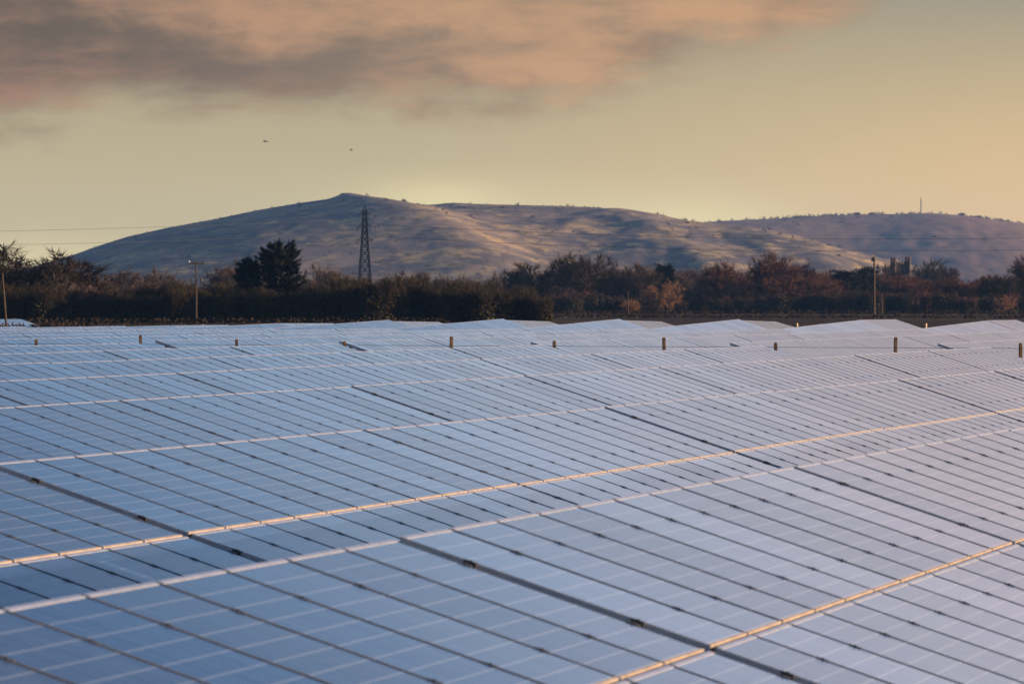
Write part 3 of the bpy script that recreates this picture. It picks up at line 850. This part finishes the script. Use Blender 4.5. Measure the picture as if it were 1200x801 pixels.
b = MB(); b.box(-.55, -.15, -.18, .18, H-1.15, H-.45); b.build('switch_box', M['dark'], o)
wood_pole(1033.5, 1150, 344, 'short thin pole just right of the tall wooden pole', .14)
wood_pole(736, 1150, 341, 'short pale pole left of the orange willow', .13)
wood_pole(8.5, 470, 320, 'pale pole leaning left in front of the far left panels', .10, None, -4.5)

def pylon(px, d, top):
    H = hgt(top, d); o = thing('pylon', at(px, d), 'dark steel lattice pylon seen edge-on against the hill', 'pylon', R(12))
    w0, w1 = 3.1, .55
    lv = [0, .12, .23, .33, .42, .50, .57, .64, .70, .76, .82, .88, .94]
    def half(t): return (w0+(1.25-w0)*t/.62) if t < .62 else (1.25+(w1-1.25)*(t-.62)/.38)
    def cor(t): h = half(t); return [Vector((sx*h, sy*h, H*t)) for sx, sy in ((-1, -1), (1, -1), (1, 1), (-1, 1))]
    for c in range(4):
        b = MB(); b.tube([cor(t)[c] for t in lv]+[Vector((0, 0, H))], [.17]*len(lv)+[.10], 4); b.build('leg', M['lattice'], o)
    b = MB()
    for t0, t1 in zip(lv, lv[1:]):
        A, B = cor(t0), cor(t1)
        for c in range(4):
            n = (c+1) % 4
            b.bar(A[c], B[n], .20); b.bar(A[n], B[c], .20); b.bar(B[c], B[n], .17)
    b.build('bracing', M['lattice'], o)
    for t, L in ((.66, 3.3), (.79, 3.0), (.91, 2.5)):
        for s in (-1, 1):
            b = MB(); h = half(t); tip = Vector((s*L, 0, H*t))
            for sy in (-1, 1):
                b.bar(Vector((s*h, sy*h, H*t)), tip, .16); b.bar(Vector((s*h, sy*h, H*(t+.03))), tip, .14)
            a = b.build('arm', M['lattice'], o)
            b = MB(); b.tube([tip-Vector((0, 0, 1.9)), tip-Vector((0, 0, .1))], [.12, .12], 6); b.build('insulator', M['dark'], a)
    return o
PYD = 2100.
pylon(427.5, PYD, 240)

def wire(name, P0, P1, sag, r, label):
    b = MB(); pts = []
    for i in range(25):
        t = i/24; p = P0.lerp(P1, t); p.z -= sag*4*t*(1-t); pts.append(p)
    b.tube(pts, [r]*25, 4); tag(b.build(name, M['dark']), label, 'power line')
py = [hgt(y, PYD) for y in (258, 270)]
wire('power_line', at(425, PYD, hgt(257, PYD)), at(-330, 1700, hgt(276, 1700)), 1.0, .055, 'upper thin power line crossing the yellow sky on the left')
wire('power_line', at(425, PYD, hgt(272, PYD)), at(-330, 1700, hgt(287, 1700)), 2.0, .055, 'lower thin power line crossing the yellow sky on the left')
wire('power_line', at(430, PYD, hgt(262, PYD)), at(1500, 1900, hgt(270, 1900)), 4.5, .055, 'upper thin power line crossing the right hill')
wire('power_line', at(430, PYD, hgt(276, PYD)), at(1500, 1900, hgt(284, 1900)), 4.5, .055, 'lower thin power line crossing the right hill above the church')
P = at(1079, 7600); zb = hill_height(2, (1079-600)/F*7600, 7600)
o = thing('radio_mast', (P.x, P.y, zb-1), 'thin radio mast on the crest of the right hill', 'mast')
mh = hgt(231, 7600)-zb+1
for a in range(3):
    b = MB(); t = a*2.094
    b.tube([(math.cos(t)*1.3, math.sin(t)*1.3, 0), (math.cos(t)*.9, math.sin(t)*.9, mh*.7), (math.cos(t)*.3, math.sin(t)*.3, mh)], [.2, .17, .13], 5); b.build('leg', M['lattice'], o)
b = MB()
for i in range(14):
    z0, z1 = mh*i/14, mh*(i+1)/14; r = 1.3*(1-.7*i/14)
    for a in range(3):
        t, t2 = a*2.094, (a+1)*2.094
        b.bar(Vector((math.cos(t)*r, math.sin(t)*r, z0)), Vector((math.cos(t2)*r*.95, math.sin(t2)*r*.95, z1)), .17)
b.build('bracing', M['lattice'], o)

def church(px, d):
    zt = hgt(309, d); o = thing('church', at(px, d), 'stone church tower with tall corner turrets rising above the trees', 'church', R(6))
    w = 2.95
    b = MB(); b.box(-w, w, -w, w, -.5, zt)
    b.box(-w-.12, w+.12, -w-.12, w+.12, zt-1.5, zt-1.2); b.box(-w-.12, w+.12, -w-.12, w+.12, zt*.55, zt*.55+.3)
    n = 5
    for s in (-1, 1):
        for i in range(n):
            c = -w+.9+(2*w-1.8)*i/(n-1)
            b.box(c-.33, c+.33, s*w-.25, s*w+.25, zt+.002, zt+.9); b.box(s*w-.25, s*w+.25, c-.33, c+.33, zt+.004, zt+.88)
    b.build('tower', M['stone'], o)
    for sx in (-1, 1):
        for sy in (-1, 1):
            b = MB(); cx, cy = sx*(w-.1), sy*(w-.1); r = .62; hh = hgt(300, d) - (0 if sx > 0 else .35)
            pts = [(cx, cy, zt-4), (cx, cy, hh-.8), (cx, cy, hh-.79), (cx, cy, hh-.45), (cx, cy, hh-.44), (cx, cy, hh)]
            b.tube(pts, [r, r, r*1.15, r*1.15, r*.75, r*.35], 8); b.build('turret', M['stone'], o)
    for s in (-1, 1):
        b = MB(); b.box(s*1.1-.55, s*1.1+.55, -w-.10, -w+.05, zt-5.2, zt-2.2); b.tube([(s*1.1, -w-.09, zt-2.2), (s*1.1, -w+.05, zt-2.2)], [.55, .55], 10); b.build('belfry_window', M['dark'], o)
    b = MB(); L = 15; hw = 3.6; ez = zt-5.5; rz = ez+3.2
    b.box(w, w+L, -hw, hw, -.5, ez); b.build('nave', M['stone'], o)
    b = MB()
    V = [Vector(p) for p in ((w, -hw-.3, ez), (w+L, -hw-.3, ez), (w+L, 0, rz), (w, 0, rz), (w, hw+.3, ez), (w+L, hw+.3, ez))]
    b.quad(V[0], V[1], V[2], V[3]); b.quad(V[3], V[2], V[5], V[4]); b.tri(V[0], V[3], V[4]); b.tri(V[1], V[5], V[2]); b.quad(V[0], V[4], V[5], V[1])
    b.build('roof', M['slate'], o)
church(1055.5, CD)

def bird(px, y, d, span, bank, label):
    b = MB()
    b.tube([(0, -.55, 0), (0, -.4, .03), (0, 0, .05), (0, .3, .04), (0, .46, .06), (0, .58, .03)], [.03, .07, .11, .09, .065, .015], 8)
    for s in (-1, 1):
        q = [Vector((s*.07, .22, .06)), Vector((s*span*.28, .30, .20)), Vector((s*span*.5, .10, .14)), Vector((s*span*.48, -.02, .13)), Vector((s*span*.26, -.05, .18)), Vector((s*.07, -.14, .05))]
        t_ = [p+Vector((0, 0, .025)) for p in q]; n = len(b.v); b.v += q+t_
        b.f += [tuple(n+i for i in range(6)), tuple(n+11-i for i in range(6))]; b.mi += [0, 0]
        for i in range(6):
            j = (i+1) % 6; b.f.append((n+i, n+j, n+6+j, n+6+i)); b.mi.append(0)
    b.box(-.10, .10, -.85, -.5, .0, .03)
    o = b.build('bird', M['bird']); o.location = at(px, d, hgt(y, d)); o.rotation_euler = (R(5), R(bank), R(60))
    tag(o, label, 'bird', 'birds in the sky')
bird(311, 166, 1050, 1.0, 12, 'small dark bird flying, the larger left one of two')
bird(411.5, 176, 1500, 1.0, -20, 'tiny dark bird flying, the smaller right one of two')

# ------------------------------------------------------------------ haze
HAZE = 2.8e-5
if HAZE:
    b = MB(); b.box(-5000, 5000, -400, 8900, -3., 156.)
    m = bpy.data.materials.new('haze'); m.use_nodes = True; nt = m.node_tree; nt.nodes.clear()
    out = N(nt, 'ShaderNodeOutputMaterial'); pv = N(nt, 'ShaderNodeVolumePrincipled')
    pv.inputs['Color'].default_value = (.18, .44, 1.0, 1); pv.inputs['Density'].default_value = HAZE; pv.inputs['Anisotropy'].default_value = .2
    nt.links.new(pv.outputs[0], out.inputs['Volume'])
    o = b.build('haze', m); tag(o, 'thin bluish evening haze over the whole plain', 'haze', kind='stuff')
sc.cycles.volume_bounces = 1
